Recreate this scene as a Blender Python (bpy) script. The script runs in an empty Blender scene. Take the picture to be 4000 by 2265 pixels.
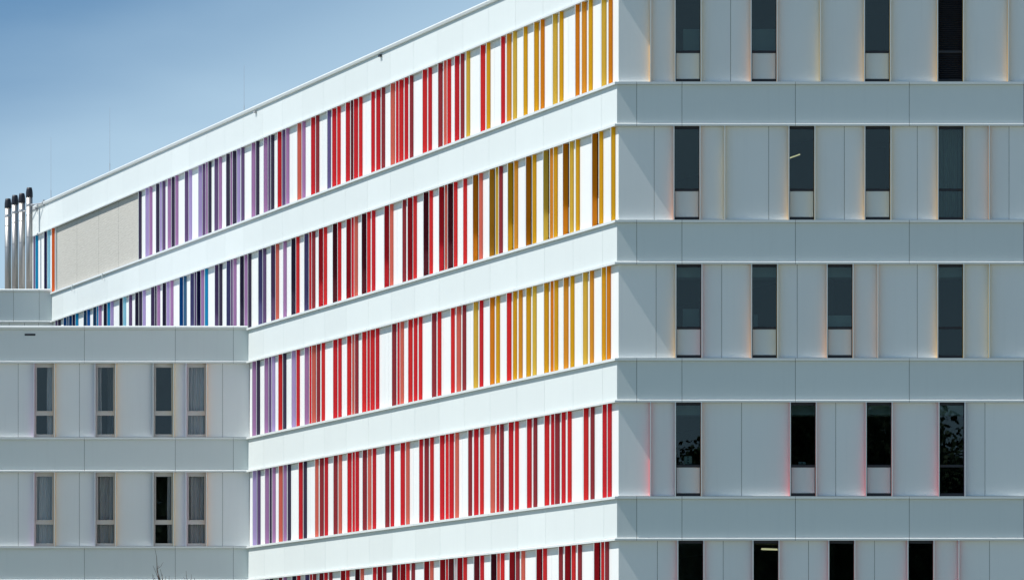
import bpy, math, random
from mathutils import Vector, Matrix
random.seed(7)
R = math.radians
# ------------------------------------------------------------------ units
U = 0.0073932                 # metres per facade unit (one unit = one photo pixel on the front facade)
F = 24560.0                   # distance camera -> front facade, in units
CX, HY = 2000.0, 2863.0
CAM_Z = 1.7
A = R(75.36)                  # turn between the long coloured facade and the front facade
CA, SA = math.cos(A), math.sin(A)
MIT = (1 - CA) / SA
scene = bpy.context.scene
# ------------------------------------------------------------------ camera
cam_d = bpy.data.cameras.new('camera'); cam = bpy.data.objects.new('camera', cam_d)
scene.collection.objects.link(cam); scene.camera = cam
cam.location = (0, 0, CAM_Z); cam.rotation_euler = (R(90), 0, 0)
cam_d.sensor_width = 36.0; cam_d.lens = 36.0 * F / 4000.0
cam_d.shift_x = 0.0; cam_d.shift_y = (HY - 1132.5) / 4000.0
cam_d.clip_start = 1.0; cam_d.clip_end = 6000
# ------------------------------------------------------------------ sun and sky
SUN_EL = R(58.0); EPS = R(4.6)
sun_h = Vector((-math.cos(EPS), -math.sin(EPS), 0))
sdir = Vector((sun_h.x*math.cos(SUN_EL), sun_h.y*math.cos(SUN_EL), math.sin(SUN_EL)))
sl = bpy.data.lights.new('sun', 'SUN'); sl.energy = 4.45; sl.angle = R(0.53); sl.color = (1.0, 0.965, 0.935)
so = bpy.data.objects.new('sun', sl); scene.collection.objects.link(so)
so.rotation_euler = sdir.to_track_quat('Z', 'Y').to_euler(); so.location = (-40, 60, 80)
world = bpy.data.worlds.new('World'); scene.world = world; world.use_nodes = True
wn, wl = world.node_tree.nodes, world.node_tree.links
wn.clear()
out = wn.new('ShaderNodeOutputWorld'); bg = wn.new('ShaderNodeBackground'); bg.inputs[1].default_value = 0.09
sky = wn.new('ShaderNodeTexSky'); sky.sky_type = 'NISHITA'; sky.sun_disc = False
sky.sun_elevation = SUN_EL; sky.sun_rotation = math.atan2(sdir.x, sdir.y)
sky.air_density = 1.0; sky.dust_density = 0.3; sky.ozone_density = 1.2
tc = wn.new('ShaderNodeTexCoord')
sep = wn.new('ShaderNodeSeparateXYZ'); wl.new(tc.outputs['Generated'], sep.inputs[0])
lift = wn.new('ShaderNodeVectorMath'); lift.operation = 'ADD'; lift.inputs[1].default_value = (0, 0, 0.42)
nrm = wn.new('ShaderNodeVectorMath'); nrm.operation = 'NORMALIZE'
wl.new(tc.outputs['Generated'], lift.inputs[0]); wl.new(lift.outputs[0], nrm.inputs[0]); wl.new(nrm.outputs[0], sky.inputs['Vector'])
xc = wn.new('ShaderNodeClamp'); xc.inputs['Min'].default_value = -0.16; xc.inputs['Max'].default_value = 0.16; wl.new(sep.outputs['X'], xc.inputs[0])
tilt = wn.new('ShaderNodeMath'); tilt.operation = 'MULTIPLY_ADD'; tilt.inputs[1].default_value = -0.40
wl.new(xc.outputs[0], tilt.inputs[0]); wl.new(sep.outputs['Z'], tilt.inputs[2])
# thin cirrus: soft streaks stretched along the view of the horizon
mp = wn.new('ShaderNodeMapping'); mp.inputs['Scale'].default_value = (9, 9, 26); mp.inputs['Rotation'].default_value = (0, R(-20), 0)
mp.inputs['Location'].default_value = (0.35, 0, 0.2)
wl.new(tc.outputs['Generated'], mp.inputs[0])
nz = wn.new('ShaderNodeTexNoise'); nz.inputs['Scale'].default_value = 1.6; nz.inputs['Detail'].default_value = 5; nz.inputs['Roughness'].default_value = 0.45
nz.inputs['Distortion'].default_value = 0.3
wl.new(mp.outputs[0], nz.inputs['Vector'])
hz = wn.new('ShaderNodeMapRange'); hz.interpolation_type = 'SMOOTHERSTEP'
hz.inputs['From Min'].default_value = 0.156; hz.inputs['From Max'].default_value = 0.100
hz.inputs['To Min'].default_value = 0.0; hz.inputs['To Max'].default_value = 0.72
wl.new(tilt.outputs[0], hz.inputs['Value'])
cl = wn.new('ShaderNodeMapRange'); cl.interpolation_type = 'SMOOTHSTEP'
cl.inputs['From Min'].default_value = 0.42; cl.inputs['From Max'].default_value = 0.68
cl.inputs['To Max'].default_value = 0.10
wl.new(nz.outputs['Fac'], cl.inputs['Value'])
ad = wn.new('ShaderNodeMath'); ad.operation = 'ADD'; ad.use_clamp = True
wl.new(hz.outputs[0], ad.inputs[0]); wl.new(cl.outputs[0], ad.inputs[1])
mx = wn.new('ShaderNodeMixRGB'); wl.new(ad.outputs[0], mx.inputs[0]); gt = wn.new('ShaderNodeVectorMath'); gt.operation = 'MULTIPLY'; gt.inputs[1].default_value = (0.80, 1.10, 1.12)
wl.new(sky.outputs[0], gt.inputs[0]); wl.new(gt.outputs[0], mx.inputs[1])
mx.inputs[2].default_value = (5.1, 6.9, 8.2, 1)
wl.new(mx.outputs[0], bg.inputs[0]); wl.new(bg.outputs[0], out.inputs[0])
vs = scene.view_settings
vs.view_transform = 'Standard'; vs.look = 'None'; vs.gamma = 1; vs.use_curve_mapping = False; vs.exposure = 0.32
try: scene.render.engine = 'CYCLES'
except Exception: pass
scene.cycles.max_bounces = 10; scene.cycles.diffuse_bounces = 6; scene.cycles.transparent_max_bounces = 12

# ------------------------------------------------------------------ materials
def new_mat(name):
    m = bpy.data.materials.new(name); m.use_nodes = True
    return m, m.node_tree.nodes, m.node_tree.links, m.node_tree.nodes['Principled BSDF']
def paint(name, col, rough=0.45, spec=0.35, mottle=0.05, metallic=0.0, scale=0.7, per_obj=0.0, bump=0.0, streak=0.0):
    m, n, l, b = new_mat(name)
    b.inputs['Roughness'].default_value = rough; b.inputs['Specular IOR Level'].default_value = spec
    b.inputs['Metallic'].default_value = metallic
    t = n.new('ShaderNodeTexCoord'); g = n.new('ShaderNodeNewGeometry')
    z = n.new('ShaderNodeTexNoise'); z.inputs['Scale'].default_value = scale; z.inputs['Detail'].default_value = 6
    l.new(g.outputs['Position'], z.inputs['Vector'])
    mr = n.new('ShaderNodeMapRange'); mr.inputs['To Min'].default_value = 1 - mottle; mr.inputs['To Max'].default_value = 1 + mottle
    l.new(z.outputs['Fac'], mr.inputs['Value'])
    fac = mr.outputs[0]
    if per_obj:
        oi = n.new('ShaderNodeObjectInfo'); r2 = n.new('ShaderNodeMapRange')
        r2.inputs['To Min'].default_value = 1 - per_obj; r2.inputs['To Max'].default_value = 1 + per_obj * 0.6
        l.new(oi.outputs['Random'], r2.inputs['Value'])
        mu = n.new('ShaderNodeMath'); mu.operation = 'MULTIPLY'; l.new(fac, mu.inputs[0]); l.new(r2.outputs[0], mu.inputs[1]); fac = mu.outputs[0]
    if streak:                                   # faint vertical rain streaks and dirt
        mp = n.new('ShaderNodeMapping'); mp.inputs['Scale'].default_value = (9, 9, 0.35)
        l.new(g.outputs['Position'], mp.inputs[0])
        z2 = n.new('ShaderNodeTexNoise'); z2.inputs['Scale'].default_value = 1.0; z2.inputs['Detail'].default_value = 4
        l.new(mp.outputs[0], z2.inputs['Vector'])
        r3 = n.new('ShaderNodeMapRange'); r3.inputs['From Min'].default_value = 0.55; r3.inputs['From Max'].default_value = 0.8
        r3.inputs['To Min'].default_value = 1.0; r3.inputs['To Max'].default_value = 1 - streak
        l.new(z2.outputs['Fac'], r3.inputs['Value'])
        mu2 = n.new('ShaderNodeMath'); mu2.operation = 'MULTIPLY'; l.new(fac, mu2.inputs[0]); l.new(r3.outputs[0], mu2.inputs[1]); fac = mu2.outputs[0]
    mixn = n.new('ShaderNodeVectorMath'); mixn.operation = 'SCALE'
    mixn.inputs[0].default_value = col[:3]; l.new(fac, mixn.inputs['Scale'])
    l.new(mixn.outputs[0], b.inputs['Base Color'])
    if bump:
        bp = n.new('ShaderNodeBump'); bp.inputs['Strength'].default_value = bump; bp.inputs['Distance'].default_value = 0.01
        z3 = n.new('ShaderNodeTexNoise'); z3.inputs['Scale'].default_value = 0.9; z3.inputs['Detail'].default_value = 2
        l.new(g.outputs['Position'], z3.inputs['Vector']); l.new(z3.outputs['Fac'], bp.inputs['Height']); l.new(bp.outputs[0], b.inputs['Normal'])
    return m
def srgb(r, g, b):
    f = lambda c: ((c/255+0.055)/1.055)**2.4 if c > 10 else c/255/12.92
    return (f(r), f(g), f(b))
M = {}
M['white'] = paint('white_coated_panel', (0.69, 0.738, 0.715), 0.5, 0.3, 0.02, per_obj=0.03, bump=0.25, streak=0.025)
M['bouncewhite'] = paint('bounce_lit_white_panel', (0.80, 0.82, 0.795), 0.5, 0.3, 0.025, per_obj=0.03, bump=0.3, streak=0.03)  # same white as the bands, light bounced off fins and ledges painted in
M['trim'] = paint('white_coated_trim', (0.70, 0.735, 0.715), 0.4, 0.4, 0.02, per_obj=0.02)
M['dark'] = paint('dark_membrane', (0.025, 0.025, 0.03), 0.8, 0.1)
M['frame'] = paint('anthracite_frame', (0.018, 0.02, 0.026), 0.4, 0.4)
M['beige'] = paint('beige_frame', (0.62, 0.60, 0.55), 0.5, 0.3, 0.03)
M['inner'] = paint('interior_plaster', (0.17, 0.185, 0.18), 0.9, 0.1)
M['slab'] = paint('interior_ceiling', (0.55, 0.60, 0.55), 0.9, 0.1)
M['carpet'] = paint('roof_membrane', (0.30, 0.30, 0.29), 0.9, 0.1, 0.1)
M['blind'] = paint('white_blind', (0.75, 0.75, 0.72), 0.8, 0.1)
M['curtain'] = paint('grey_curtain_fabric', (0.83, 0.82, 0.82), 0.95, 0.05, 0.05, scale=3)
M['concrete'] = paint('concrete', (0.35, 0.34, 0.32), 0.9, 0.2, 0.15)
M['black'] = paint('black_cowl', (0.018, 0.018, 0.024), 0.5, 0.4)
M['bark'] = paint('twig_bark', (0.10, 0.075, 0.06), 0.9, 0.1, 0.3, scale=4)
M['leaf'] = paint('dark_leaves', (0.045, 0.075, 0.028), 0.7, 0.3, 0.4, scale=1.5)
M['galv'] = paint('galvanised_steel', (0.45, 0.46, 0.47), 0.5, 0.4, 0.05)
M['greybox'] = paint('grey_furniture', (0.50, 0.54, 0.52), 0.6, 0.3)
# stainless steel of the flues
m, n, l, b = new_mat('stainless_steel'); b.inputs['Metallic'].default_value = 1; b.inputs['Base Color'].default_value = (0.44, 0.425, 0.40, 1); b.inputs['Roughness'].default_value = 0.48
M['steel'] = m
# glass: thin, tinted, reflecting (clearer panes in the lower wing)
for gk, gt in (('glass', (0.60, 0.70, 0.70, 1)), ('clear', (0.86, 0.87, 0.87, 1))):
 m, n, l, b = new_mat('window_' + gk); n.remove(b)
 o = n['Material Output']; g = n.new('ShaderNodeBsdfGlossy'); g.inputs['Roughness'].default_value = 0.004; g.inputs['Color'].default_value = (0.85, 0.95, 0.98, 1)
 t = n.new('ShaderNodeBsdfTransparent'); t.inputs['Color'].default_value = gt
 fr = n.new('ShaderNodeFresnel'); fr.inputs['IOR'].default_value = 1.55
 mu = n.new('ShaderNodeMath'); mu.operation = 'MULTIPLY'; mu.inputs[1].default_value = 0.78; l.new(fr.outputs[0], mu.inputs[0])
 mx = n.new('ShaderNodeMixShader'); l.new(mu.outputs[0], mx.inputs[0]); l.new(t.outputs[0], mx.inputs[1]); l.new(g.outputs[0], mx.inputs[2]); l.new(mx.outputs[0], o.inputs[0])
 tcn = n.new('ShaderNodeNewGeometry'); zz = n.new('ShaderNodeTexNoise'); zz.inputs['Scale'].default_value = 1.3; zz.inputs['Detail'].default_value = 1
 l.new(tcn.outputs['Position'], zz.inputs['Vector']); bp = n.new('ShaderNodeBump'); bp.inputs['Strength'].default_value = 0.02; bp.inputs['Distance'].default_value = 0.02
 l.new(zz.outputs['Fac'], bp.inputs['Height']); l.new(bp.outputs[0], g.inputs['Normal'])
 M[gk] = m
def lampmat(name, col, st):
    m, n, l, b = new_mat(name); b.inputs['Base Color'].default_value = (0.8, 0.8, 0.8, 1)
    b.inputs['Emission Color'].default_value = (*col, 1); b.inputs['Emission Strength'].default_value = st
    return m
M['lamp'] = lampmat('lit_tube', (1, 0.78, 0.45), 1.0)
# grey rippled sheet
m, n, l, b = new_mat('rippled_grey_sheet'); b.inputs['Roughness'].default_value = 0.75; b.inputs['Specular IOR Level'].default_value = 0.2
g = n.new('ShaderNodeNewGeometry'); mp = n.new('ShaderNodeMapping'); mp.inputs['Scale'].default_value = (2.2, 2.2, 22); l.new(g.outputs['Position'], mp.inputs[0])
z = n.new('ShaderNodeTexNoise'); z.inputs['Scale'].default_value = 1.0; z.inputs['Detail'].default_value = 4; l.new(mp.outputs[0], z.inputs['Vector'])
cr = n.new('ShaderNodeValToRGB'); cr.color_ramp.elements[0].position = 0.3; cr.color_ramp.elements[0].color = (0.45, 0.435, 0.385, 1)
cr.color_ramp.elements[1].position = 0.7; cr.color_ramp.elements[1].color = (0.52, 0.505, 0.45, 1); l.new(z.outputs['Fac'], cr.inputs[0]); l.new(cr.outputs[0], b.inputs['Base Color'])
bp = n.new('ShaderNodeBump'); bp.inputs['Strength'].default_value = 0.25; bp.inputs['Distance'].default_value = 0.02; l.new(z.outputs['Fac'], bp.inputs['Height']); l.new(bp.outputs[0], b.inputs['Normal'])
M['ripple'] = m
# ground
m, n, l, b = new_mat('ground_mix'); b.inputs['Roughness'].default_value = 0.95
g = n.new('ShaderNodeNewGeometry'); z = n.new('ShaderNodeTexNoise'); z.inputs['Scale'].default_value = 0.05; z.inputs['Detail'].default_value = 8; l.new(g.outputs['Position'], z.inputs['Vector'])
cr = n.new('ShaderNodeValToRGB'); cr.color_ramp.elements[0].position = 0.4; cr.color_ramp.elements[0].color = (0.10, 0.12, 0.055, 1)
cr.color_ramp.elements[1].position = 0.6; cr.color_ramp.elements[1].color = (0.26, 0.25, 0.22, 1); l.new(z.outputs['Fac'], cr.inputs[0]); l.new(cr.outputs[0], b.inputs['Base Color'])
M['ground'] = m
# lacquer colours of the fins
COL = {
 'Y': ('golden yellow', srgb(232, 168, 12)), 'y': ('pale yellow', srgb(226, 182, 62)), 'O': ('orange', srgb(226, 130, 0)), 'o': ('light orange', srgb(228, 148, 34)),
 'R': ('bright red', srgb(228, 40, 42)), 'C': ('crimson', srgb(198, 28, 38)), 'M': ('maroon', srgb(142, 42, 48)), 'S': ('salmon', srgb(230, 108, 90)),
 'L': ('lilac', srgb(164, 116, 160)), 'l': ('lavender', srgb(168, 146, 190)), 'P': ('purple', srgb(98, 74, 112)), 'D': ('dark aubergine', srgb(52, 44, 66)),
 'B': ('bright blue', srgb(0, 130, 172)), 'N': ('deep blue', srgb(0, 84, 150)), 'K': ('dark navy', srgb(16, 14, 58)), 'T': ('slate blue', srgb(48, 90, 122)), 'A': ('pale aqua', srgb(132, 188, 204)),
 'V': ('violet blue', srgb(98, 90, 136)), 'E': ('burnt orange', srgb(212, 88, 30)), 'W': ('white', (0.76, 0.775, 0.775)), 'G': ('deep maroon', srgb(84, 20, 30))}
for k, (nm, c) in COL.items():
    if k != 'W': c = tuple(v*min(1.5, 0.93/max(c)) for v in c)
    M['fin_' + k] = paint(nm.replace(' ', '_') + '_lacquer', c, 0.45, 0.22, 0.05, per_obj=0.05, scale=0.6)

# ------------------------------------------------------------------ mesh helpers
cache = {}
def mesh_from(name, verts, faces, mats, fm=None, smooth=False):
    me = bpy.data.meshes.new(name)
    me.from_pydata([(v[0]*U, v[1]*U, v[2]*U) for v in verts], [], faces)
    for k in mats: me.materials.append(M[k])
    if fm:
        for p, i in zip(me.polygons, fm): p.material_index = i
    if smooth:
        for p in me.polygons: p.use_smooth = True
    me.update()
    return me
BF = [(0,1,5,4), (1,2,6,5), (2,3,7,6), (3,0,4,7), (4,5,6,7), (3,2,1,0)]   # front(y-), right, back, left, top, bottom
class MB:
    def __init__(s): s.v = []; s.f = []; s.m = []
    def box(s, x0, x1, y0, y1, z0, z1, m=0, fm=None):
        o = len(s.v)
        s.v += [(x0,y0,z0),(x1,y0,z0),(x1,y1,z0),(x0,y1,z0),(x0,y0,z1),(x1,y0,z1),(x1,y1,z1),(x0,y1,z1)]
        for i, f in enumerate(BF):
            s.f.append(tuple(a+o for a in f)); s.m.append(fm[i] if fm else m)
    def prism(s, prof, x0, x1, ma=0, mb=0, m=0):
        """prof: list of (d, z); d outwards (= -y). ends at x0 + ma*d, x1 + mb*d"""
        o = len(s.v); k = len(prof)
        for d, z in prof: s.v.append((x0 + ma*d, -d, z))
        for d, z in prof: s.v.append((x1 + mb*d, -d, z))
        for i in range(k):
            j = (i+1) % k
            s.f.append((o+i, o+j, o+k+j, o+k+i)); s.m.append(m)
        s.f.append(tuple(o+i for i in reversed(range(k)))); s.m.append(m)
        s.f.append(tuple(o+k+i for i in range(k))); s.m.append(m)
    def tube(s, p0, p1, r0, r1, n=8, m=0, caps=True):
        p0, p1 = Vector(p0), Vector(p1); d = (p1-p0).normalized()
        a = d.orthogonal().normalized(); b = d.cross(a); o = len(s.v)
        for p, r in ((p0, r0), (p1, r1)):
            for i in range(n):
                t = 2*math.pi*i/n; q = p + a*math.cos(t)*r + b*math.sin(t)*r; s.v.append(tuple(q))
        for i in range(n):
            j = (i+1) % n; s.f.append((o+i, o+j, o+n+j, o+n+i)); s.m.append(m)
        if caps:
            s.f.append(tuple(o+i for i in reversed(range(n)))); s.m.append(m); s.f.append(tuple(o+n+i for i in range(n))); s.m.append(m)
    def lathe(s, prof, cx=0, cy=0, n=24, m=0):
        o = len(s.v); k = len(prof)
        for r, z in prof:
            for i in range(n):
                t = 2*math.pi*i/n; s.v.append((cx + r*math.cos(t), cy + r*math.sin(t), z))
        for q in range(k-1):
            for i in range(n):
                j = (i+1) % n; s.f.append((o+q*n+i, o+q*n+j, o+(q+1)*n+j, o+(q+1)*n+i)); s.m.append(m)
        s.f.append(tuple(o+(k-1)*n+i for i in range(n))); s.m.append(m)
        s.f.append(tuple(o+i for i in reversed(range(n)))); s.m.append(m)
    def mesh(s, name, mats, smooth=False): return mesh_from(name, s.v, s.f, mats, s.m, smooth)
def link(name, me, parent=None, loc=(0,0,0), rz=0.0):
    ob = bpy.data.objects.new(name, me); scene.collection.objects.link(ob)
    ob.location = Vector(loc)*U; ob.rotation_euler = (0, 0, rz)
    if parent: ob.parent = parent
    return ob
def tag(o, label, cat, group=None, kind=None):
    o['label'] = label; o['category'] = cat
    if group: o['group'] = group
    if kind: o['kind'] = kind
    return o
ZG = -CAM_Z / U                       # ground, in units relative to the camera height
def thing(name, label, cat, loc, group=None):
    """Empty; loc in units, z relative to the camera height"""
    e = bpy.data.objects.new(name, None); scene.collection.objects.link(e)
    e.location = (loc[0]*U, loc[1]*U, loc[2]*U + CAM_Z); e.empty_display_size = 0.5
    return tag(e, label, cat, group)
def world_obj(name, me, label, cat, loc, group=None, rz=0.0):
    o = bpy.data.objects.new(name, me); scene.collection.objects.link(o)
    o.location = (loc[0]*U, loc[1]*U, loc[2]*U + CAM_Z); o.rotation_euler = (0, 0, rz)
    return tag(o, label, cat, group)

class Facade:
    """a wall plane: origin (units, relative to its building), turn rz, local x to the right, -y outwards"""
    def __init__(s, b, borg, org, rz):
        s.b = b; s.rz = rz; s.rel = (org[0]-borg[0], org[1]-borg[1])
        s.c, s.s = math.cos(rz), math.sin(rz)
    def put(s, name, me, x, d, z, label=None):
        y = -d
        o = link(name, me, s.b, (s.rel[0] + x*s.c - y*s.s, s.rel[1] + x*s.s + y*s.c, z), s.rz)
        if label: o['label'] = label
        return o
# z of everything inside buildings is relative to the camera height; building empties sit at z = 0 (camera height) minus ground offset
PITCH = 538.7; ROWH = 365.8
def row_top(k): return HY - (493.7 + PITCH*(k-2))
def row_bot(k): return row_top(k) - ROWH
FIN_D, FIN_T = 18.0, 4.5
BAND_D = 8.0; LEDGE_D = 18.6
GAP = 1.5

COR = (416.0, F)                                   # the prominent corner
def diag_s(x, d):                                  # photo column -> distance from the corner along the long facade
    xp = x - CX
    return (F*(COR[0] - d*SA) - xp*(F - d*CA)) / (xp*SA + F*CA)
S_L = 0.2674*F/SA; S_B = 0.478*F/SA; S_END = 0.508*F/SA
INL = (COR[0] - S_L*CA, COR[1] + S_L*SA)           # inner corner with the left wing
INB = (COR[0] - S_B*CA, COR[1] + S_B*SA)           # inner corner with the far wing

# =================================================================== the setting
gm = bpy.data.meshes.new('ground'); s_ = 1500.0
gm.from_pydata([(-s_,-s_,0),(s_,-s_,0),(s_,s_,0),(-s_,s_,0)], [], [(0,1,2,3)]); gm.materials.append(M['ground'])
gr = bpy.data.objects.new('ground', gm); scene.collection.objects.link(gr); gr['kind'] = 'structure'
gr['label'] = 'ground of paving and lawn around the buildings'

# =================================================================== the three buildings
BZ = ZG
main = thing('hospital_building', 'tallest white building, its long sunlit side striped with red, yellow and purple fins', 'building', (COR[0], COR[1], ZG))
wing = thing('building_wing', 'lower white wing at left with four beige framed curtained windows per storey', 'building', (INL[0], INL[1], ZG))
wing2 = thing('building_wing', 'far white wing with plain parapet at left, below the steel flues', 'building', (INB[0], INB[1], ZG))
# heights inside buildings: z relative to the camera -> add -ZG so that it is relative to the empty
def ZZ(h): return h - ZG
FR = Facade(main, COR, COR, 0.0)
DG = Facade(main, COR, COR, -A)
LW = Facade(wing, INL, INL, 0.0)
BW = Facade(wing2, INB, INB, 0.0)

def cbox(key, w, dp, h, mat, fm=None, mats=None):
    k = (key, round(w,1), round(dp,1), round(h,1), mat)
    if k not in cache:
        b = MB(); b.box(0, w, 0, dp, 0, h, 0, fm); cache[k] = b.mesh(key, mats or [mat])
    return cache[k]
def panel_mesh(name, w, dp, h):
    """sheet panel with a small folded (chamfered) rim; local x 0..w, z 0..h, front at y=0"""
    k = (name, round(w,1), dp, round(h,1))
    if k not in cache:
        c = 0.5; b = MB()
        v = [(0,c,0),(w,c,0),(w,c,h),(0,c,h),(c,0,c),(w-c,0,c),(w-c,0,h-c),(c,0,h-c),(0,dp,0),(w,dp,0),(w,dp,h),(0,dp,h)]
        f = [(4,5,6,7),(0,1,5,4),(1,2,6,5),(2,3,7,6),(3,0,4,7),(1,0,8,9),(2,1,9,10),(3,2,10,11),(0,3,11,8),(9,8,11,10)]
        b.v = v; b.f = f; b.m = [0]*len(f)
        cache[k] = b.mesh(name, ['bouncewhite' if name == 'wall_panel' else 'white'])
    return cache[k]
def fin_mesh(col, h, back):
    k = ('fin', col, round(h,1), back)
    if k not in cache:
        b = MB(); b.box(-FIN_T/2, FIN_T/2, 0, 1.2, 0, h, 1)
        b.box(-FIN_T/2, FIN_T/2, 1.2, FIN_D+back, 0, h, 0)
        cache[k] = b.mesh(COL[col][0].replace(' ', '_') + '_fin', ['fin_'+col, 'trim'])
    return cache[k]
def put_fin(fac, x, z0, h, col, name='fin', parent=None):
    me = fin_mesh(col, h, 2.0)
    o = fac.put(name, me, x, FIN_D, z0)
    if col != 'W': o['label'] = COL[col][0] + ' fin'
    return o
# ---------- windows: frame mesh with children pane, pane / spandrel_panel, jamb_fin x2, blind
WW = 102.0
def bars(W, h, side, head, tr0, tr1, bot, y0, y1):
    b = MB()
    b.box(0, side, y0, y1, 0, h); b.box(W-side, W, y0, y1, 0, h)
    b.box(side, W-side, y0, y1, h-head, h); b.box(side, W-side, y0, y1, 0, bot)
    b.box(side, W-side, y0, y1, h-tr1, h-tr0)
    return b
def window(fac, x0, ztop, kind, cl, cr, style='dark', blind=False):
    """x0: centre of the left fin. kind 's' = lower spandrel panel, 'g' = glass to the sill, 'l' = louvres"""
    h = ROWH; W = WW - FIN_T
    z0 = ztop - h
    if style == 'dark': side, head, t0, t1, bot, mat = 2.2, 11.0, 243.0, 252.5, 11.5, 'frame'
    else: side, head, t0, t1, bot, mat = 7.0, 17.0, 239.0, 258.0, 15.0, 'beige'
    k = ('wf', style)
    if k not in cache:
        b = bars(W, h, side, head, t0, t1, bot, 0, 14)
        if style != 'dark':                                  # raised sash of the upper light
            b.box(side, side+3.5, -2, 6, h-t0, h-head); b.box(W-side-3.5, W-side, -2, 6, h-t0, h-head)
            b.box(side+3.5, W-side-3.5, -2, 6, h-head-3.5, h-head); b.box(side+3.5, W-side-3.5, -2, 6, h-t0, h-t0+3.5)
            b.box(12, 14, -0.6, 0, 6, 8); b.box(W-14, W-12, -0.6, 0, 6, 8)
        cache[k] = b.mesh('window_frame', [mat])
    o = fac.put('window', cache[k], x0 + FIN_T/2, -4.0, z0)
    gm_ = 'glass' if style == 'dark' and fac.rz == 0 else 'clear'
    up = cbox('pane', W-2*side, 1.0, t0-head, gm_)
    link('pane', up, o, (side, 5.0, h-t0))
    lowh = (h-t1) - bot
    if kind == 's':
        link('spandrel_panel', panel_mesh('spandrel_panel', W-2*side-1.5, 5.0, lowh-1.2), o, (side+0.75, 2.0, bot+0.6))
    else:
        link('pane', cbox('pane_low', W-2*side, 1.0, lowh, gm_), o, (side, 5.0, bot))
    if blind:
        link('outer_blind', cbox('outer_blind', W-5.5, 0.8, h-4, 'bouncewhite'), o, (0.3, -1.1, 2))
    for c, xx in ((cl, -FIN_T/2), (cr, W+FIN_T/2)):
        q = link('jamb_fin', fin_mesh(c, h, 8.0), o, (xx, -FIN_D-4.0, 0))
        q['label'] = COL[c][0] + ' fin beside the window'
    return o
def louvre_window(fac, x0, ztop, cl, cr):
    h = ROWH; W = WW - FIN_T
    o = fac.put('louvre_window', bars(W, h, 2.5, 8, 243, 252, 10, 0, 14).mesh('louvre_frame', ['frame']), x0 + FIN_T/2, -4.0, ztop-h)
    b = MB(); b.prism([(0,0),(-6,5.5),(-6.8,4.7),(-0.8,-0.8)], 2.5, W-2.5); sm = b.mesh('slat', ['frame'])
    z = 12
    while z < h-14:
        if not (h-262 < z < h-240): link('slat', sm, o, (0, 1.5, z))
        z += 8.2
    link('backing_sheet', cbox('louvre_back', W-5, 1, h-8, 'dark'), o, (2.5, 12, 2))
    for c, xx in ((cl, -FIN_T/2), (cr, W+FIN_T/2)):
        link('jamb_fin', fin_mesh(c, h, 8.0), o, (xx, -FIN_D-4.0, 0))['label'] = COL[c][0] + ' fin beside the louvres'
    return o

# ---------- a storey row: fins, windows, wall panels between, dark backing behind
def storey(fac, k, xa, xb, fins, wins, joints, back, panels=True, skip=None):
    """xa..xb extent in local x (left..right); wins: list of (x of left fin); fins already placed"""
    zt, zb = ZZ(row_top(k)), ZZ(row_bot(k))
    cuts = []
    for w in wins: cuts.append((w + FIN_T/2 - 1.0, w + WW - FIN_T/2 + 1.0))
    if skip: cuts.append(skip)
    cuts.sort()
    seg = []; x = xa
    for a, b_ in cuts:
        if a - x > 4: seg.append((x, a))
        x = max(x, b_)
    if xb - x > 4: seg.append((x, xb))
    for a, b_ in seg:
        back.box(a + 0.5, b_ - 0.5, 3.5, 30, zb, zt)
        js = sorted(j for j in joints if a + 12 < j < b_ - 12)
        pts = [a] + js + [b_]
        # long runs without a seen joint still get hidden joints behind fins
        for p, q in zip(pts[:-1], pts[1:]):
            n = max(1, math.ceil((q-p)/470.0)); hid = [f for f in fins if p + 30 < f < q - 30]
            sub = [p]
            if n > 1 and hid:
                for i in range(1, n):
                    t = p + (q-p)*i/n; c_ = min(hid, key=lambda f: abs(f-t))
                    if c_ > sub[-1] + 30: sub.append(c_)
            elif n > 1:
                sub += [p + (q-p)*i/n for i in range(1, n)]
            sub.append(q)
            GAP = 2.3 if fac.rz else 1.5
            for u, v in zip(sub[:-1], sub[1:]):
                w = v-u-GAP
                fac.put('wall_panel', panel_mesh('wall_panel', w, 3.0, zt-zb-1.6), u+GAP/2, 0.0, zb+0.9)

# profiles (d outwards, z upwards from the bottom of the piece)
def sill_prof(z0):    # top of a band: square capping, closed to the wall
    return [(-2, z0-10.5), (LEDGE_D, z0-10.5), (LEDGE_D, z0-0.8), (-2, z0)]
def drip_prof(z0):    # foot of a band: sloping flashing with a vertical lip
    return [(-2, z0), (LEDGE_D, z0), (LEDGE_D, z0+8.0), (BAND_D+1.0, z0+11.3), (-2, z0+11.5)]
def coping_prof(z0, t=20.0):
    return [(-26, z0-t), (-26, z0), (LEDGE_D-5, z0-1.0), (LEDGE_D-1, z0-3.5), (LEDGE_D+1.0, z0-t*0.42), (LEDGE_D-2, z0-t+2), (BAND_D+2, z0-t)]
def run(fac, name, prof, xs, ma, mb, z0):
    """xs: joint positions left to right, ends mitred by ma / mb"""
    for i, (u, v) in enumerate(zip(xs[:-1], xs[1:])):
        m0 = ma if i == 0 else 0; m1 = mb if i == len(xs)-2 else 0
        key = (name, round(v-u, 1), m0, m1)
        if key not in cache:
            b = MB(); b.prism([(d, z) for d, z in prof(0.0)], GAP/2 if not (i == 0 and ma) else 0, v-u-(GAP/2 if not (i == len(xs)-2 and mb) else 0), m0, m1)
            # fix winding so that normals point outwards
            b.f = [tuple(reversed(f)) for f in b.f]
            cache[key] = b.mesh(name, ['trim'])
        fac.put(name, cache[key], u, 0.0, z0)
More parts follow.
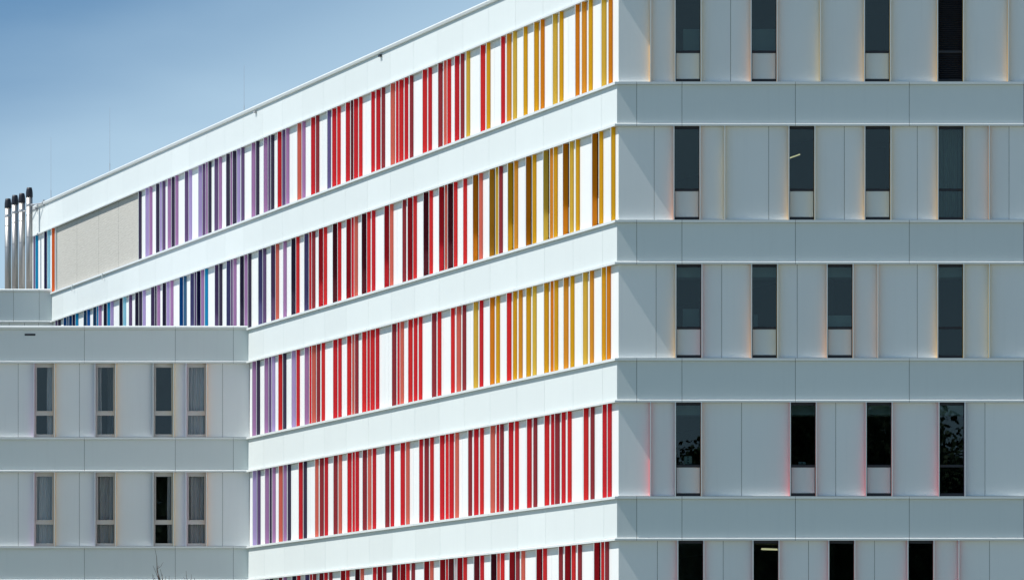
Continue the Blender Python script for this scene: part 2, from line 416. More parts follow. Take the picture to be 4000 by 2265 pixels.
def band(fac, zt, zb, xs, ma, mb, back, coping=False, name='band_panel', joints_ledge=True):
    top_t = 20.0 if coping else 10.5
    GAP = 2.3 if fac.rz else 1.5
    for i, (u, v) in enumerate(zip(xs[:-1], xs[1:])):
        m0 = ma*BAND_D if i == 0 else 0; m1 = mb*BAND_D if i == len(xs)-2 else 0
        a = u + m0 + (0 if (i == 0 and ma) else GAP/2); b_ = v + m1 - (0 if (i == len(xs)-2 and mb) else GAP/2)
        h = (zt-top_t) - (zb+11.5) - 1.0
        fac.put(name, panel_mesh(name, b_-a, 3.0, h), a, BAND_D, zb+12.0)
    back.box(xs[0]+ma*BAND_D*0.5+0.5, xs[-1]+mb*BAND_D*0.5-0.5, -BAND_D+3.6, 29, zb+0.5, zt-(2 if not coping else 3))
    run(fac, 'drip_ledge', drip_prof, xs, ma, mb, zb)
    run(fac, 'coping' if coping else 'sill_ledge', coping_prof if coping else sill_prof, xs, ma, mb, zt)

# ---------- measured fins of the long facade (photo columns; letter = colour, w = window to its right)
def rd(x0, sc, txt):
    r = []
    for t in txt.split():
        i = 0
        while t[i].isdigit() or t[i] in '-.': i += 1
        r.append((x0 + float(t[:i])/sc, t[i], t.endswith('w') and len(t) > i+1))
    return r
ROWS = {
1: rd(0, 3.165, '412P 436B 545Kw 583A 640E') + rd(471, 4, '280D 388lw 450L 552Dw 612l 650P 735Lw 800D 852L 1002Pw 1058l 1215lw 1268P 1330L 1368D 1465Pw 1530L 1648Dw 1712L 1750Dw 1812l 1882P 2045Lw 2115D 2235Lw 2308P 2347D 2452Cw 2525P')
 + rd(1114, 4, '10L 188Sw 262L 402Cw 478M 657V 732Cw 808R 945Cw 1025G 1070Cw 1150R 1342C 1420Cw 1500M 1645Sw 1732C 1778Rw 1862C 1943M 2145Rw 2236C 2388Mw 2478S 2530R')
 + rd(1757, 4, '75Cw 172M 255y 478Rw 572Y 798C 888ow 985y 1150Y 1315Yw 1418O 1607yw 1710Y 1960O 2060ow 2165Y 2368yw 2478O'),
2: rd(0, 1, '216P 226D') + rd(190, 8.0125, '468Nw 578T 636Nw 740K 838B 1095Tw 1200N 1393Tw 1500B 1562L 1722Dw 1833B 1935l 2213Dw 2315A') 
 + rd(471, 4, '130P 228Dw 287D 342l 475Pw 535D 568L 655Dw 712l 775L 920Nw 982T 1090Vw 1155P 1190Kw 1255L 1315B 1472Pw 1540D 1655Vw 1722P 1758L 1865Dw 1925L 1990D 2152Vw 2227P 2350Pw 2418S 2540L')
 + rd(1114, 4, '95Dw 168R 298Vw 375C 415M 522Cw 600R 742Gw 820C 955Cw 1040C 1078S 1195Gw 1275R 1350C 1548Cw 1628S 1830M 1912Cw 1998R 2160Gw 2243R 2402Cw 2487S 2540Gw')
 + rd(1757, 4, '55R 207R 360Ow 450S 618ow 708y 765M 905Yw 998o 1188Ow 1282Y 1460yw 1558o 1620Y 1766Ow 1868y 1965Y 2222Ow 2325Y 2518Y'),
3: rd(900, 8, '680Lw 825D 1062Lw 1205P 1290l 1495Rw 1640D') + rd(1114, 4, '100lw 177C 303Lw 377C 415Sw 493M 565R 748Cw 825C 965Rw 1040S 1088M 1200Rw 1282C 1330Rw 1410C 1667Mw 1750C 1795S 1920Rw 2003C 2083R 2290Mw 2378R')
 + rd(1757, 4, '15R 103Sw 192M 368yw 460C 625Ow 717Y 888Rw 980Y 1073o 1192Yw 1290y 1470Yw 1568O 1628Y 1776ow 1877Y 2078yw 2183o 2372Y 2448O'),
4: rd(900, 8, '695lw 832P 1080Lw 1220D 1303L 1507Sw 1648L 1782D') + rd(1114, 4, '210Cw 285D 465S 537Mw 612C 753Mw 828S 970Cw 1052C 1095C 1208Mw 1283S 1362C 1560Mw 1640C 1800Cw 1885S 2092C 2173Mw 2258R 2415Cw 2505R 2562Cw')
 + rd(1757, 4, '65S 285M 375Cw 465R 632Sw 727C 780M 917Cw 1016R 1203Cw 1303M 1477Rw 1582C 1640Mw 1738C 1837R 2088Rw 2193M 2383C 2462C'),
5: rd(900, 8, '695Lw 832P 1080lw 1220D 1507Mw 1648L') + rd(1114, 4, '-40L 108Dw 178C 310Vw 382C 428M 530Mw 608C 682M 868Cw 943R 1092Gw 1168S 1367C 1440Cw 1525M 1670Mw 1752C 1800Cw 1885R 1968M 2170Cw 2257S 2418Cw 2505R 2552Mw')
 + rd(1757, 4, '115Cw 205R 378Mw 472C 642Gw 733S 790R 930Cw 1022M 1112S 1352Cw 1453R 1700M 1796Cw 1895R 1997M 2253Cw 2358R 2420M'),
}
ROWJ = {1: [(471,4,[1155]), (1114,4,[118,585,902,1265]), (1757,4,[468,700,1595,1848,2350])],
        2: [(471,4,[868]), (1114,4,[912,1540,1750,2152]), (1757,4,[1175,2205])],
        3: [(1114,4,[920,1558,1618,2280,2468]), (1757,4,[320,2055])],
        4: [(1114,4,[393,1508,2005]), (1757,4,[195,1188,2070])],
        5: [(1114,4,[75,1290]), (1757,4,[370,1335,1593,2237])]}
backD = MB(); backF = MB(); backL = MB(); backB = MB()
PAN = 0.0175*F/SA
for k in range(1, 6):
    zb = ZZ(row_bot(k)); sEnd = {1: S_END, 2: S_B}.get(k, S_L)
    lst = [(-diag_s(x - 0.6, FIN_D), c, w) for x, c, w in ROWS[k]]
    fx = []; wx = []; i = 0
    blindrow = k in (1, 3, 4)
    while i < len(lst):
        x, c, w = lst[i]
        if w and i+1 < len(lst) and abs(lst[i+1][0]-x-WW) < 45:
            window(DG, x, ZZ(row_top(k)), 's' if random.random() < 0.75 else 'g', c, lst[i+1][1], 'dark', blindrow)
            wx.append(x); fx += [x, x+WW]; i += 2
        elif w:
            window(DG, x, ZZ(row_top(k)), 's', c, 'W', 'dark', blindrow); wx.append(x); fx += [x, x+WW]; i += 1
        else:
            put_fin(DG, x, zb, ROWH, c); fx.append(x); i += 1
    js = [-diag_s(x0 + z/sc, 0) for x0, sc, zs in ROWJ[k] for z in zs]
    skip = None
    if k == 1:
        xs0, xs1 = -diag_s(222.5, 0), -diag_s(539.0, FIN_D) - 3
        skip = (xs0, xs1)
        # rippled grey sheet between the fins
        nz_, hh = 130, ROWH - 4; rp = random.Random(11)
        cutsx = [xs0+1, -diag_s(300.0, 0), -diag_s(385.0, 0), -diag_s(462.0, 0), xs1]
        for c0, c1 in zip(cutsx[:-1], cutsx[1:]):
            v = []; f = []; nx_ = max(12, int((c1-c0)/14))
            for a in range(nz_+1):
                for b_ in range(nx_+1):
                    xx = (c1-c0-3)*b_/nx_; zz_ = hh*a/nz_; gx = xx + c0
                    v.append((xx, rp.uniform(-.25, .25) + 0.16*math.sin(zz_/1.9 + 1.3*math.sin(gx/190.0) + 2.5*math.sin(gx/61.0+zz_/23)), zz_))
            for a in range(nz_):
                for b_ in range(nx_):
                    q = a*(nx_+1)+b_; f.append((q, q+1, q+nx_+2, q+nx_+1))
            me = mesh_from('cladding_sheet', v, f, ['ripple'], smooth=True)
            o = DG.put('cladding_sheet', me, c0, -1.0, zb+2); o['label'] = 'rippled grey sheet of the blank bay between the fins'
        backD.box(xs0-1, xs1+1, 5, 30, zb, ZZ(row_top(k)))
        DG.put('edge_strip', cbox('edge_strip', 8, 12, ROWH, 'trim'), xs0-9, 9.0, zb)
    storey(DG, k, -sEnd, 0, fx, wx, js, backD, skip=skip)

# bands of the long facade
def djoints(phase, s_end):
    r = [0.0]; t = phase
    while t*PAN < s_end - 60: r.append(-t*PAN); t += 1
    r.append(-s_end); return sorted(r)
TOPZ = 3087.0
band(DG, ZZ(TOPZ), ZZ(row_top(1)), djoints(0.51, S_END), 0, MIT, backD, coping=True)
# exterior corner mitre: local x end = +MIT*d ; inner corner start = +MIT*d
for k, se, ph in ((1, S_B, .5), (2, S_L, .46), (3, S_L, .46), (4, S_L, .42)):
    band(DG, ZZ(row_bot(k)), ZZ(row_top(k+1)), djoints(ph, se), MIT, MIT, backD)

# ---------- the shaded front facade
def fz(*a): return [2400 + z/1.6075 - (CX + COR[0]) for z in a]
FRONT = {
1: dict(w=[(380,'Y','y','s'),(857,'o','o','s'),(1568,'Y','y','s')], l=[(2027,'Y','y')], f=[(227,'Y'),(1293,'y'),(2472,'Y')], j=[730]),
2: dict(w=[(373,'O','o','s'),(1094,'Y','y','s'),(1571,'Y','y','s'),(2030,'Y','y','g')], l=[], f=[(692,'y'),(2352,'o')], j=[250,969,1444,1902,2478]),
3: dict(w=[(385,'Y','S','s'),(860,'o','y','s'),(1334,'o','o','s'),(2028,'Y','y','g')], l=[], f=[(1653,'o'),(2352,'y')], j=[262,674,1148,1902]),
4: dict(w=[(382,'M','O','s'),(1103,'R','S','s'),(1579,'C','S','s'),(2036,'C','P','g')], l=[], f=[(226,'R')], j=[799,1390,2327]),
5: dict(w=[(397,'R','R','g'),(869,'M','S','g'),(1344,'C','S','g'),(1841,'C','S','g')], l=[], f=[(2161,'C')], j=[270,683,1219,1634,2356])}
XR = 4320 - (CX + COR[0])
for k, d in FRONT.items():
    zt = ZZ(row_top(k)); zb = ZZ(row_bot(k)); wx = []; fx = []
    for z, a, b_, kd in d['w']:
        x = fz(z)[0]; window(FR, x, zt, kd, a, b_); wx.append(x); fx += [x, x+WW]
    for z, a, b_ in d['l']:
        x = fz(z)[0]; louvre_window(FR, x, zt, a, b_); wx.append(x); fx += [x, x+WW]
    for z, c in d['f']:
        x = fz(z)[0]; put_fin(FR, x, zb, ROWH, c); fx.append(x)
    storey(FR, k, 0, XR, fx, wx, fz(*d['j']), backF)
bj = [0] + fz(140, 424, 1136, 1851, 2569) + [XR]
band(FR, ZZ(TOPZ), ZZ(row_top(1)), bj, -MIT, 0, backF, coping=True)
for k in range(1, 5):
    band(FR, ZZ(row_bot(k)), ZZ(row_top(k+1)), bj, -MIT, 0, backF)
# plain base below the lowest row seen
zb5 = ZZ(row_bot(5))
backD.box(-S_L, -30, 2, 30, 0, zb5); backF.box(0.5, XR, 2, 30, 0, zb5)
DG.put('backing_wall', backD.mesh('backing_wall', ['dark']), 0, 0, 0)
FR.put('backing_wall', backF.mesh('backing_wall', ['dark']), 0, 0, 0)

# floor slabs, inner walls and roof of the main building (in building coordinates)
TH = 2100.0
def inset(fx_, d):  # footprint with outline d behind the wall planes
    q = Vector((d*MIT, d))                                   # corner
    e1 = Vector((XR, d)); e2 = Vector((XR, TH))
    inner = Vector((TH*MIT, TH))
    dv = Vector((-CA, SA)); nin = Vector((SA, CA))
    b0 = dv*(fx_-40) + nin*TH; b1 = dv*(fx_-40) + nin*d
    return [q, e1, e2, inner, b0, b1]
def slab(name, poly, z0, z1, parent, mat):
    n_ = len(poly); v = [(p[0], p[1], z0) for p in poly] + [(p[0], p[1], z1) for p in poly]
    f = [tuple(reversed(range(n_))), tuple(range(n_, 2*n_))] + [(i, (i+1) % n_, n_+(i+1) % n_, n_+i) for i in range(n_)]
    return link(name, mesh_from(name, v, f, [mat]), parent)
for k in range(0, 6):
    if k == 0: z1, z0 = ZZ(TOPZ)-60, ZZ(row_top(1))+0.5
    else: z1, z0 = ZZ(row_bot(k))-2, (ZZ(row_top(k+1))+0.5 if k < 5 else ZZ(row_bot(k))-60)
    se = S_END if k == 0 else (S_B if k == 1 else S_L)
    slab('roof_slab' if k == 0 else 'floor_slab', inset(S_END if k < 2 else se+200, 31.0), z0, z1, main, 'carpet' if k == 0 else 'slab')
ztop, zlow = ZZ(row_top(1)), 0
for k in (3, 4):
    b = MB(); b.box(60, XR-60, 62, 70, ZZ(row_top(k))-46, ZZ(row_top(k))); b.box(60, XR-60, 70, 200, ZZ(row_top(k))-46, ZZ(row_top(k))-42)
    FR.put('ceiling_bulkhead', b.mesh('ceiling_bulkhead', ['blind']), 0, 0, 0)
b = MB()
b.box(-S_END+40, -100, 900, 915, zlow, ztop)       # spine wall behind the long facade
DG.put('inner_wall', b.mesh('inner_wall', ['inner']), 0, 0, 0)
b = MB(); b.box(900*MIT, XR, 905, 920, zlow, ztop)
for xw in (440, 790, 1095, 1420): b.box(xw, xw+12, 31, 905, zlow, ztop)
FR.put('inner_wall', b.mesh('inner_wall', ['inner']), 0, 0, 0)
b = MB(); b.box(-S_END+40, TH*MIT*-1, TH-30, TH, zlow, ZZ(TOPZ)-62); DG.put('rear_wall', b.mesh('rear_wall', ['white']), 0, 0, 0)
b = MB(); b.box(TH*MIT, XR, TH-30, TH, zlow, ZZ(TOPZ)-62); b.box(XR-30, XR-0.5, 31, TH-31, zlow, ZZ(TOPZ)-62); FR.put('rear_wall', b.mesh('rear_wall', ['white']), 0, 0, 0)
b = MB(); b.box(-S_END+2, -S_END+36, 31, TH, zlow, ZZ(TOPZ)-20); DG.put('end_wall', b.mesh('end_wall', ['white']), 0, 0, 0)

# ---------- left wing
KL = 1.2674
def lx(x): return (x - 975.0)*KL
WLEFT = -3400.0
LWIN = [134.0, 372.4, 599.2, 727.4]
LC = [('L','Y'), ('P','Y'), ('D','y'), ('l','o')]
for k in (3, 4, 5):
    wx = [lx(x) for x in LWIN]; fx = []
    for x, (a, b_) in zip(wx, LC):
        window(LW, x, ZZ(row_top(k)), 'g', a, b_, 'beige'); fx += [x, x+WW]
    if k == 5: pass
    storey(LW, k, WLEFT, 0, fx, wx, [lx(71.4), lx(310.5), lx(870)], backL)
lj = [WLEFT] + [lx(-380), lx(-25), lx(330.4), lx(685.3), lx(912)] + [0]
WTOP = (HY - 1272)*KL
band(LW, ZZ(WTOP), ZZ(row_top(3)), lj, 0, -MIT, backL, coping=True)
for k in (3, 4): band(LW, ZZ(row_bot(k)), ZZ(row_top(k+1)), lj, 0, -MIT, backL)
backL.box(WLEFT, -0.5, 2, 30, 0, ZZ(row_bot(5)))
LW.put('backing_wall', backL.mesh('backing_wall', ['dark']), 0, 0, 0)
b = MB(); b.box(0, 42*KL, 0, 5, 0, 7.5*KL); b.box(20*KL, 21*KL, -1.5, 0, 0, 7.5*KL)
LW.put('vent_slot', b.mesh('vent_slot', ['frame']), lx(97.3), BAND_D+1.5, ZZ((HY-1311)*KL))
WD = 2600.0
def wedge(dd, dep, left): # footprint of a wing against the long facade (which recedes to the left)
    return [Vector((left, dd)), Vector((-dd*CA/SA - 3, dd)), Vector((-dep*CA/SA - 3, dep)), Vector((left, dep))]
for k in (2, 3, 4, 5):
    z1 = ZZ(row_bot(k)) - (70 if k == 2 else 2); z0 = ZZ(row_top(k+1)) + 0.5 if k < 5 else ZZ(row_bot(k)) - 60
    slab('roof_slab' if k == 2 else 'floor_slab', wedge(31, WD, WLEFT), z0, z1, wing, 'carpet' if k == 2 else 'slab')
b = MB(); b.box(WLEFT, -640*CA/SA, 600, 612, 0, ZZ(row_top(3)))
for xw in (-900, -560, -200): b.box(xw, xw+10, 31, 600, 0, ZZ(row_top(3)))
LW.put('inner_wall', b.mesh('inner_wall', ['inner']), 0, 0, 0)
b = MB(); b.box(WLEFT, -WD*CA/SA, WD-30, WD, 0, ZZ(row_bot(2))-72); b.box(WLEFT+0.5, WLEFT+30, 31, WD-31, 0, ZZ(row_bot(2))-72)
LW.put('rear_wall', b.mesh('rear_wall', ['white']), 0, 0, 0)

# ---------- far wing
KB = 1.478
def bx_(x): return (x - 207.0)*KB
BLEFT = -3000.0
BTOP = (HY-1128)*KB
band(BW, ZZ(BTOP), ZZ(row_top(2)), [BLEFT, bx_(-148), bx_(-47), bx_(53.8), bx_(153.8), 0], 0, -MIT, backB, coping=True)
storey(BW, 2, BLEFT, 0, [], [], [bx_(v) for v in (-90, -27, 36, 96, 151)], backB)
backB.box(BLEFT, -0.5, 2, 30, 0, ZZ(row_bot(2)))
BW.put('backing_wall', backB.mesh('backing_wall', ['dark']), 0, 0, 0)
slab('roof_slab', wedge(31, 2400, BLEFT), ZZ(row_top(2)), ZZ(BTOP)-60, wing2, 'carpet')
b = MB(); b.box(BLEFT, -2400*CA/SA, 2370, 2400, 0, ZZ(row_top(2))); b.box(BLEFT+.5, BLEFT+30, 31, 2369, 0, ZZ(row_top(2)))
BW.put('rear_wall', b.mesh('rear_wall', ['white']), 0, 0, 0)

# =================================================================== flues on the far wing
def ray(x, y, r):  # photo point at depth ratio r -> units (X, Y, Z rel camera)
    return ((x-CX)*r, F*r, (HY-y)*r)
roofB = BTOP - 60
FL = [(31.3, 776, 1.520, 'leftmost and shortest of the four steel flues with black caps'), (58.3, 762.5, 1.511, 'second of the four steel flues from the left, black cap'),
      (85.6, 755.5, 1.505, 'third of the four steel flues from the left, beside the tallest'), (114.6, 733, 1.493, 'tallest steel flue with black cap, nearest the white parapet')]
FR_ = 19.5
flue_pts = []
for x, y, r, lab in FL:
    X, Y, Z = ray(x, y, r); base = roofB; h = Z - base
    capb = h - 53*1.0
    t = thing('steel_flue', lab, 'flue', (X, Y, base), 'steel flues on the far roof')
    rr = 12.6*r
    b = MB(); b.lathe([(rr, 0), (rr, capb)], n=32); me = b.mesh('flue_pipe', ['steel'])
    for p in me.polygons: p.use_smooth = len(p.vertices) == 4
    link('flue_pipe', me, t)
    b = MB(); b.lathe([(rr+1.8, capb-2), (rr+1.8, capb), (rr+1.2, capb+24), (rr-1.5, capb+42), (rr-4.5, capb+53), (rr-6, capb+53.2), (rr-7, capb+46)], n=32)
    me = b.mesh('flue_cap', ['black'])
    for p in me.polygons: p.use_smooth = len(p.vertices) == 4
    link('flue_cap', me, t)
    for zj in range(4):
        zz_ = capb - 110 - zj*128
        if zz_ > 10:
            b = MB(); b.lathe([(rr+0.8, zz_), (rr+0.8, zz_+3)], n=32); link('joint_ring', b.mesh('joint_ring', ['steel']), t)
    b = MB(); b.lathe([(rr+1.4, capb-56), (rr+1.4, capb-42)], n=32); b.box(rr-2, rr+8, -4, 4, capb-54, capb-44)
    link('clamp_band', b.mesh('clamp_band', ['galv']), t)
    flue_pts.append((X, Y, base + capb - 49))
# stays from the clamps to the parapet of the long facade
def wall_pt(x_photo, d, zrel):
    s = diag_s(x_photo, d); return Vector((COR[0] - s*CA - d*SA, COR[1] + s*SA - d*CA, zrel))
X, Y, Z = flue_pts[3]
for xw, zf, lab in ((174.0, 0, 'upper steel stay from the tallest flue to the white parapet'), (147.0, -30, 'lower steel stay behind the tallest flue reaching the parapet')):
    w = wall_pt(xw, BAND_D, Z + zf); src = Vector((X, Y, Z + zf)) if zf == 0 else Vector((*flue_pts[2][:2], flue_pts[2][2]-6))
    w.z = src.z
    t = thing('flue_stay', lab, 'bracket', tuple(w), 'steel stays of the flues')
    b = MB(); b.tube((0, 0, 0), tuple(src-w), 3.6, 3.6, 8); link('stay_rod', b.mesh('stay_rod', ['galv']), t)
    b = MB(); b.box(-5, 5, -10, 2, -17, 17); b.box(-2, 2, -16, -10, -6, 6); link('wall_plate', b.mesh('wall_plate', ['galv']), t, rz=-A)

# =================================================================== lightning rods and small things on the roof
for xb_, yb_, yt_, lab in ((199, 774, 537, 'thin lightning rod nearest the steel flues'), (429, 675, 420, 'thin lightning rod midway along the left half of the roof edge'),
                           (953.5, 440, 255, 'thin lightning rod on the roof edge above the purple and red fins')):
    s = diag_s(xb_, -12); p = Vector((COR[0] - s*CA + 12*SA, COR[1] + s*SA + 12*CA, TOPZ - 2)); r = p.y/F
    h = (HY - yt_)*r - p.z
    t = thing('lightning_rod', lab, 'lightning rod', tuple(p), 'lightning rods along the roof edge')
    b = MB(); b.tube((0,0,0), (0,0,h*0.16), 1.8, 1.8, 8); b.box(-5, 5, -5, 5, 0, 2.5); link('rod_base', b.mesh('rod_base', ['galv']), t)
    b = MB(); b.tube((0,0,h*0.16), (0,0,h), 0.8, 0.45, 6); link('rod', b.mesh('rod', ['galv']), t)
# conductor wire with clips
pts = []; b = MB(); b.tube((-S_END+60, 14, 6), (-60, 14, 6), 0.7, 0.7, 5)
wire = thing('conductor_wire', 'thin lightning conductor wire on small clips along the sunlit roof edge', 'wire', (COR[0], COR[1], TOPZ))
link('wire', b.mesh('wire', ['galv']), wire, rz=-A)
cb = MB(); cb.box(-2.5, 2.5, -3, 3, -1, 4); cb.box(-1, 1, -1, 1, 4, 8); cm = cb.mesh('clip', ['galv'])
xx = -90.0
while xx > -S_END + 80:
    y = 14; link('clip', cm, wire, (xx*math.cos(-A) - y*math.sin(-A), xx*math.sin(-A) + y*math.cos(-A), 0), -A); xx -= 330 + random.uniform(-40, 40)
# small fixtures on the white bands
def fixture(x, y, lab, dark):
    s = diag_s(x, BAND_D); r = (COR[1] + s*SA)/F; z = (HY-y)*r
    p = (COR[0] - s*CA - BAND_D*SA, COR[1] + s*SA - BAND_D*CA, z)
    t = thing('outdoor_fitting', lab, 'fitting', p, 'small fittings on the white bands')
    b = MB(); b.box(-20, 20, -1.5, 0, -7, 7); link('back_plate', b.mesh('back_plate', ['trim']), t, rz=-A)
    b = MB(); b.box(-17, -2, -12, -1.5, -6, 4); b.box(2, 17, -12, -1.5, -6, 4); link('housing', b.mesh('housing', ['frame' if dark else 'galv']), t, rz=-A)
fixture(1490, 218, 'small dark double fitting under the coping above the red fins', True)
fixture(1001, 437, 'small pale double fitting under the coping beside a lightning rod', False)
for x, y, lab in ((401.4, 1076, 'small white bracket hanging under the ledge near the end of the grey sheet'), (283.7, 1121, 'small white bracket under the ledge nearest the far wing')):
    s = diag_s(x, LEDGE_D); r = (COR[1] + s*SA)/F; z = (HY-y)*r
    p = (COR[0] - s*CA - (LEDGE_D+1)*SA, COR[1] + s*SA - (LEDGE_D+1)*CA, z)
    t = thing('ledge_bracket', lab, 'bracket', p, 'small brackets on the ledge')
    b = MB(); b.box(-3, 3, -4, 0, -14, 12); b.box(-7, 7, -5.5, -4, -3, 2); link('bracket_plate', b.mesh('bracket_plate', ['trim']), t, rz=-A)
    b = MB(); b.tube((0,-3,-14), (0,-3,-26), 1.5, 1.5, 6); link('bracket_pin', b.mesh('bracket_pin', ['galv']), t, rz=-A)

# =================================================================== things behind the windows
def curtain(x0, x1, k, lab, d=34, seed=1, rowfac=LW, full=True):
    rnd = random.Random(seed); h = ROWH - 12; n_ = 72; v = []; f = []; ph = [rnd.uniform(0, 6) for _ in range(3)]
    W = x1-x0
    for a in range(9):
        for i in range(n_+1):
            t = i/n_; zz_ = h*a/8; xx = t*W
            am = 9.0*(0.65+0.35*math.sin(t*9+ph[0])); 
            v.append((xx + 1.5*math.sin(zz_/70+ph[2]+t*4), am*math.sin(xx/(2.6+0.5*math.sin(ph[1]+t*3)) + 0.4*math.sin(zz_/90)), zz_))
    for a in range(8):
        for i in range(n_):
            q = a*(n_+1)+i; f.append((q, q+1, q+n_+2, q+n_+1))
    me = mesh_from('curtain', v, f, ['curtain'], smooth=True)
    zz_ = row_bot(k) + 6
    world_obj('curtain', me, lab, 'curtain', (INL[0] + x0, INL[1] + d, zz_), 'grey curtains in the windows of the lower wing')
def wl_(i, a, b_): x = lx(LWIN[i]) + FIN_T + 6; w = WW - FIN_T*2 - 9; return x + a*w, x + b_*w
for i, k, a, b_, lab in ((0, 3, .6, 1, 'grey curtain drawn to the right in the upper leftmost beige window'), (1, 3, 0, .22, 'grey curtain gathered at the left of the upper second beige window'),
    (2, 3, .9, 1, 'thin gathered curtain at the right edge of the upper third beige window'), (3, 3, 0, 1, 'grey curtain closed across the upper fourth beige window'),
    (0, 4, 0, 1, 'grey curtain closed across the lower leftmost beige window'), (1, 4, 0, 1, 'grey curtain closed across the lower second beige window'),
    (2, 4, .68, 1, 'grey curtain drawn to the right beside the black gap of the lower third window'), (3, 4, 0, 1, 'grey curtain closed across the lower fourth beige window')):
    x0, x1 = wl_(i, a, b_); curtain(x0, x1, k, lab, seed=i*7+k)
x0, x1 = wl_(1, .4, .75); curtain(x0, x1, 3, 'pale curtain deeper in the room of the upper second beige window', d=260, seed=44)

def wl2(x0, x1, ztop_, lab):
    rnd = random.Random(4); v = []; f = []; n_ = 60; h = ROWH-12
    for a in range(2):
        for i in range(n_+1): v.append(((x1-x0)*i/n_, 5*math.sin(i*.62)+2*math.sin(i*.23), h*a))
    for i in range(n_): f.append((i, i+1, n_+2+i, n_+1+i))
    world_obj('curtain', mesh_from('curtain', v, f, ['slab'], smooth=True), lab, 'curtain', (COR[0]+x0, COR[1]+90, ztop_-ROWH+6))
wl2(fz(2030)[0]+5, fz(2030)[0]+WW-5, row_top(2), 'dim folded curtain in the rightmost tall window of the second storey')
def item_box(name, lab, cat, zx0, zx1, ny0, ny1, d, mat, dep=60, drawers=0, group=None):
    r = (F + d)/F
    X0, X1 = (2400 + zx0/1.6075 - CX)*r, (2400 + zx1/1.6075 - CX)*r; Z1, Z0 = (HY-ny0)*r, (HY-ny1)*r
    t = thing(name, lab, cat, (X0, F + d, Z0), group)
    w, h = X1-X0, Z1-Z0
    b = MB(); b.box(0, w, 0, dep, 0, h); link('carcass', b.mesh('carcass', [mat]), t)
    n_ = max(1, drawers)
    for i in range(n_):
        b = MB(); b.box(1.2, w-1.2, -1.6, 0, h*i/n_+1, h*(i+1)/n_-1)
        if drawers:
            b.box(w*.42, w*.58, -2.4, -1.6, h*(i+.5)/n_-2.5, h*(i+.5)/n_+2.5, 1)
            link('drawer', b.mesh('drawer', ['blind', 'frame']), t)
        else: link('door', b.mesh('door', [mat]), t)
item_box('cabinet', 'grey cabinet behind the top left dark window', 'cabinet', 432, 545, 115, 318, 60, 'greybox')
item_box('cabinet', 'wide grey cabinet behind the second dark window of the top storey', 'cabinet', 850, 1025, 115, 318, 60, 'greybox')
item_box('cabinet', 'grey cabinet behind the leftmost window of the third storey from the top', 'cabinet', 430, 530, 1206, 1390, 70, 'greybox')
item_box('low_screen', 'pale low screen across the third window of the third storey from the top', 'screen', 1325, 1505, 1232, 1390, 45, 'blind', dep=6)
item_box('small_box', 'small pale box on the sill of the second window of the third storey', 'box', 872, 900, 1230, 1285, 60, 'greybox')
item_box('drawer_unit', 'white three drawer desk unit with dark knobs behind a tree reflecting window', 'drawer unit', 438, 487, 1781, 1811, 40, 'blind', dep=30, drawers=3)
item_box('tissue_box', 'small white box on the sill of the second window of the fourth storey', 'box', 1155, 1202, 1803, 1812, 40, 'blind', dep=20, drawers=1)
item_box('desk', 'dark desk top behind the leftmost window of the fourth storey', 'desk', 380, 550, 1811, 1816, 34, 'frame', dep=80)
# lit tubes
def lamp(lab, p0, p1, d, h=2.5, dep=10):
    r = (F+d)/F
    a = Vector(((2400+p0[0]/1.6075-CX)*r, F+d, (HY-p0[1])*r)); c = Vector(((2400+p1[0]/1.6075-CX)*r, F+d+60, (HY-p1[1])*(F+d+60)/F))
    t = thing('ceiling_lamp', lab, 'lamp', tuple(a))
    b = MB(); b.tube((0,0,0), tuple(c-a), h, h, 8); link('tube', b.mesh('tube', ['lamp']), t)
    b = MB(); b.tube((0,0,h+2), tuple(c-a+Vector((0,0,h+2))), h*.6, h*.6, 6); link('housing', b.mesh('housing', ['galv']), t)
lamp('lit tube lamp glowing in the second window of the second storey', (1100, 618), (1168, 604), 400)
lamp('lit ceiling lamp at the top of the second window of the lowest storey', (925, 2143), (1030, 2145), 500, 3.5)

# =================================================================== bare tree in front of the lower wing
RT = 1.2674 - 12/(F*U)
def tp(zx, zy): X, Y, Z = ray(540 + zx/7.1, 2060 + zy/7.1, RT); return Vector((X, Y, Z))
base = tp(640, 1456); base.z = ZG
bt = thing('bare_tree', 'bare leafless tree with thin twigs reaching up before the lower wing', 'tree', tuple(base))
tr = MB(); br = MB()
def path(mb, pts, r0, r1):
    n_ = len(pts)-1
    for i in range(n_):
        a = r0 + (r1-r0)*i/n_; c = r0 + (r1-r0)*(i+1)/n_
        mb.tube(tuple(pts[i]-base), tuple(pts[i+1]-base), a, c, 6, caps=False)
fork = Vector((base.x, base.y, base.z + 190))
path(tr, [base, base + Vector((3, 0, 90)), fork], 11, 7)
def q(*p): return [tp(a, b_) for a, b_ in p]
tops = [([(640,1700),(575,1456),(520,1110),(505,800),(460,575)], 3.0), ([(575,1456),(490,1240),(405,1040)], 1.3), ([(535,1130),(620,1080),(695,945)], 1.1),
        ([(620,1500),(560,1300),(510,1200),(490,1110)], 1.2), ([(690,1500),(655,1330),(612,1140)], 1.4), ([(670,1480),(662,1400),(664,1285)], 1.0),
        ([(640,1500),(600,1400),(583,1290)], 1.0), ([(440,1500),(405,1400),(387,1275)], 1.2), ([(500,1500),(440,1380),(418,1310)], 1.1),
        ([(740,1500),(765,1400),(766,1345)], 1.0), ([(850,1520),(858,1400),(857,1325)], 1.0), ([(935,1520),(937,1415)], 0.9), ([(525,1100),(590,1050)], .8),
        ([(1380,1520),(1345,1380),(1330,1190)], 1.3), ([(1330,1500),(1255,1360)], 1.1), ([(1440,1500),(1470,1400),(1471,1285)], 1.2), ([(1565,1500),(1558,1385)], .9)]
rnd = random.Random(5)
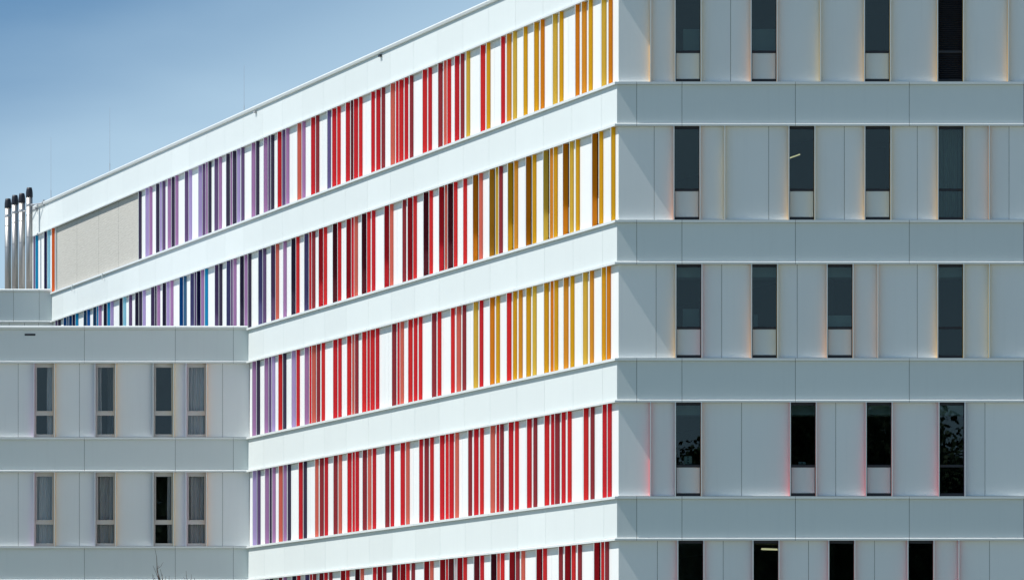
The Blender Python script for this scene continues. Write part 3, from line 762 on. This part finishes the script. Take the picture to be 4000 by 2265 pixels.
for p, r in tops:
    pts_ = q(*p)
    for z in pts_: z.y += rnd.uniform(-12, 12)
    path(br, pts_, r*1.15, 0.55)
    s0 = pts_[0]; t_ = 0.55; mid = fork.lerp(s0, t_) + Vector((rnd.uniform(-25, 25), rnd.uniform(-30, 30), 20))
    if p[0][1] > 1450: path(br, [fork, mid, s0], r*2.2, r*1.15)
for i in range(26):                                          # lower side branches
    a = rnd.uniform(0, 6.28); st = fork + Vector((rnd.uniform(-12, 12), rnd.uniform(-12, 12), rnd.uniform(-40, 160)))
    e = st + Vector((math.cos(a)*rnd.uniform(60, 150), math.sin(a)*rnd.uniform(60, 150), rnd.uniform(40, 120)))
    path(br, [st, st.lerp(e, .5) + Vector((0, 0, -8)), e], 2, .6)
link('trunk', tr.mesh('trunk', ['bark']), bt); link('branches', br.mesh('branches', ['bark']), bt)

# =================================================================== trees across the street (seen mirrored in the window panes)
def tree_meshes(seed):
    rnd = random.Random(seed); v = []; f = []
    H = 19.5
    for c in range(230):
        a = rnd.uniform(0, 6.28); zc = rnd.uniform(4, H-1.2); rad = 4.6*math.sin(min(1, (zc-2)/(H-2))*math.pi*0.86)**0.6 + .4
        rr = rad*math.sqrt(rnd.random()); C_ = Vector((rr*math.cos(a), rr*math.sin(a), zc)); cr_ = rnd.uniform(.7, 1.5)
        for i in range(110):
            d_ = Vector((rnd.gauss(0, 1), rnd.gauss(0, 1), rnd.gauss(0, .8))).normalized()*cr_*rnd.uniform(.5, 1.1); p = C_ + d_
            u_ = Vector((rnd.gauss(0,1), rnd.gauss(0,1), rnd.gauss(0,1))).normalized()*.20; w_ = u_.orthogonal().normalized()*.13
            o = len(v); v += [tuple((p-u_)/U), tuple((p+w_)/U), tuple((p+u_)/U), tuple((p-w_)/U)]; f.append((o, o+1, o+2, o+3))
    crown = mesh_from('crown', v, f, ['leaf'])
    b = MB(); b.tube((0,0,0), (0,0,12/U), .35/U, .15/U, 10)
    for i in range(9):
        a = i*2.4; z0 = (4+i)/U; b.tube((0,0,z0), (2.6*math.cos(a)/U, 2.6*math.sin(a)/U, z0+2.6/U), .12/U, .04/U, 6)
    return crown, b.mesh('trunk', ['bark'])
TMs = [tree_meshes(3), tree_meshes(9)]
TR = [(-44, -30, .7), (-35, -24, .6), (-26.6, -20, 1.22), (-17, -24, .7), (2, -38, .55), (10.6, -16, 1.0), (17.2, -14, 1.16), (22.0, -17, 1.14), (26.5, -15, 1.02), (36, -24, .8)]
for i, (x, y, s) in enumerate(TR):
    cm_, tm_ = TMs[i % 2]
    e = bpy.data.objects.new('leafy_tree', None); scene.collection.objects.link(e); e.location = (x, y, 0); e.scale = (s, s, s); e.rotation_euler = (0, 0, i*1.3)
    tag(e, 'leafy tree across the street that shows only as a dark reflection in the panes', 'tree', 'trees mirrored in the windows')
    for nm, me in (('crown', cm_), ('trunk', tm_)):
        o = bpy.data.objects.new(nm, me); scene.collection.objects.link(o); o.parent = e
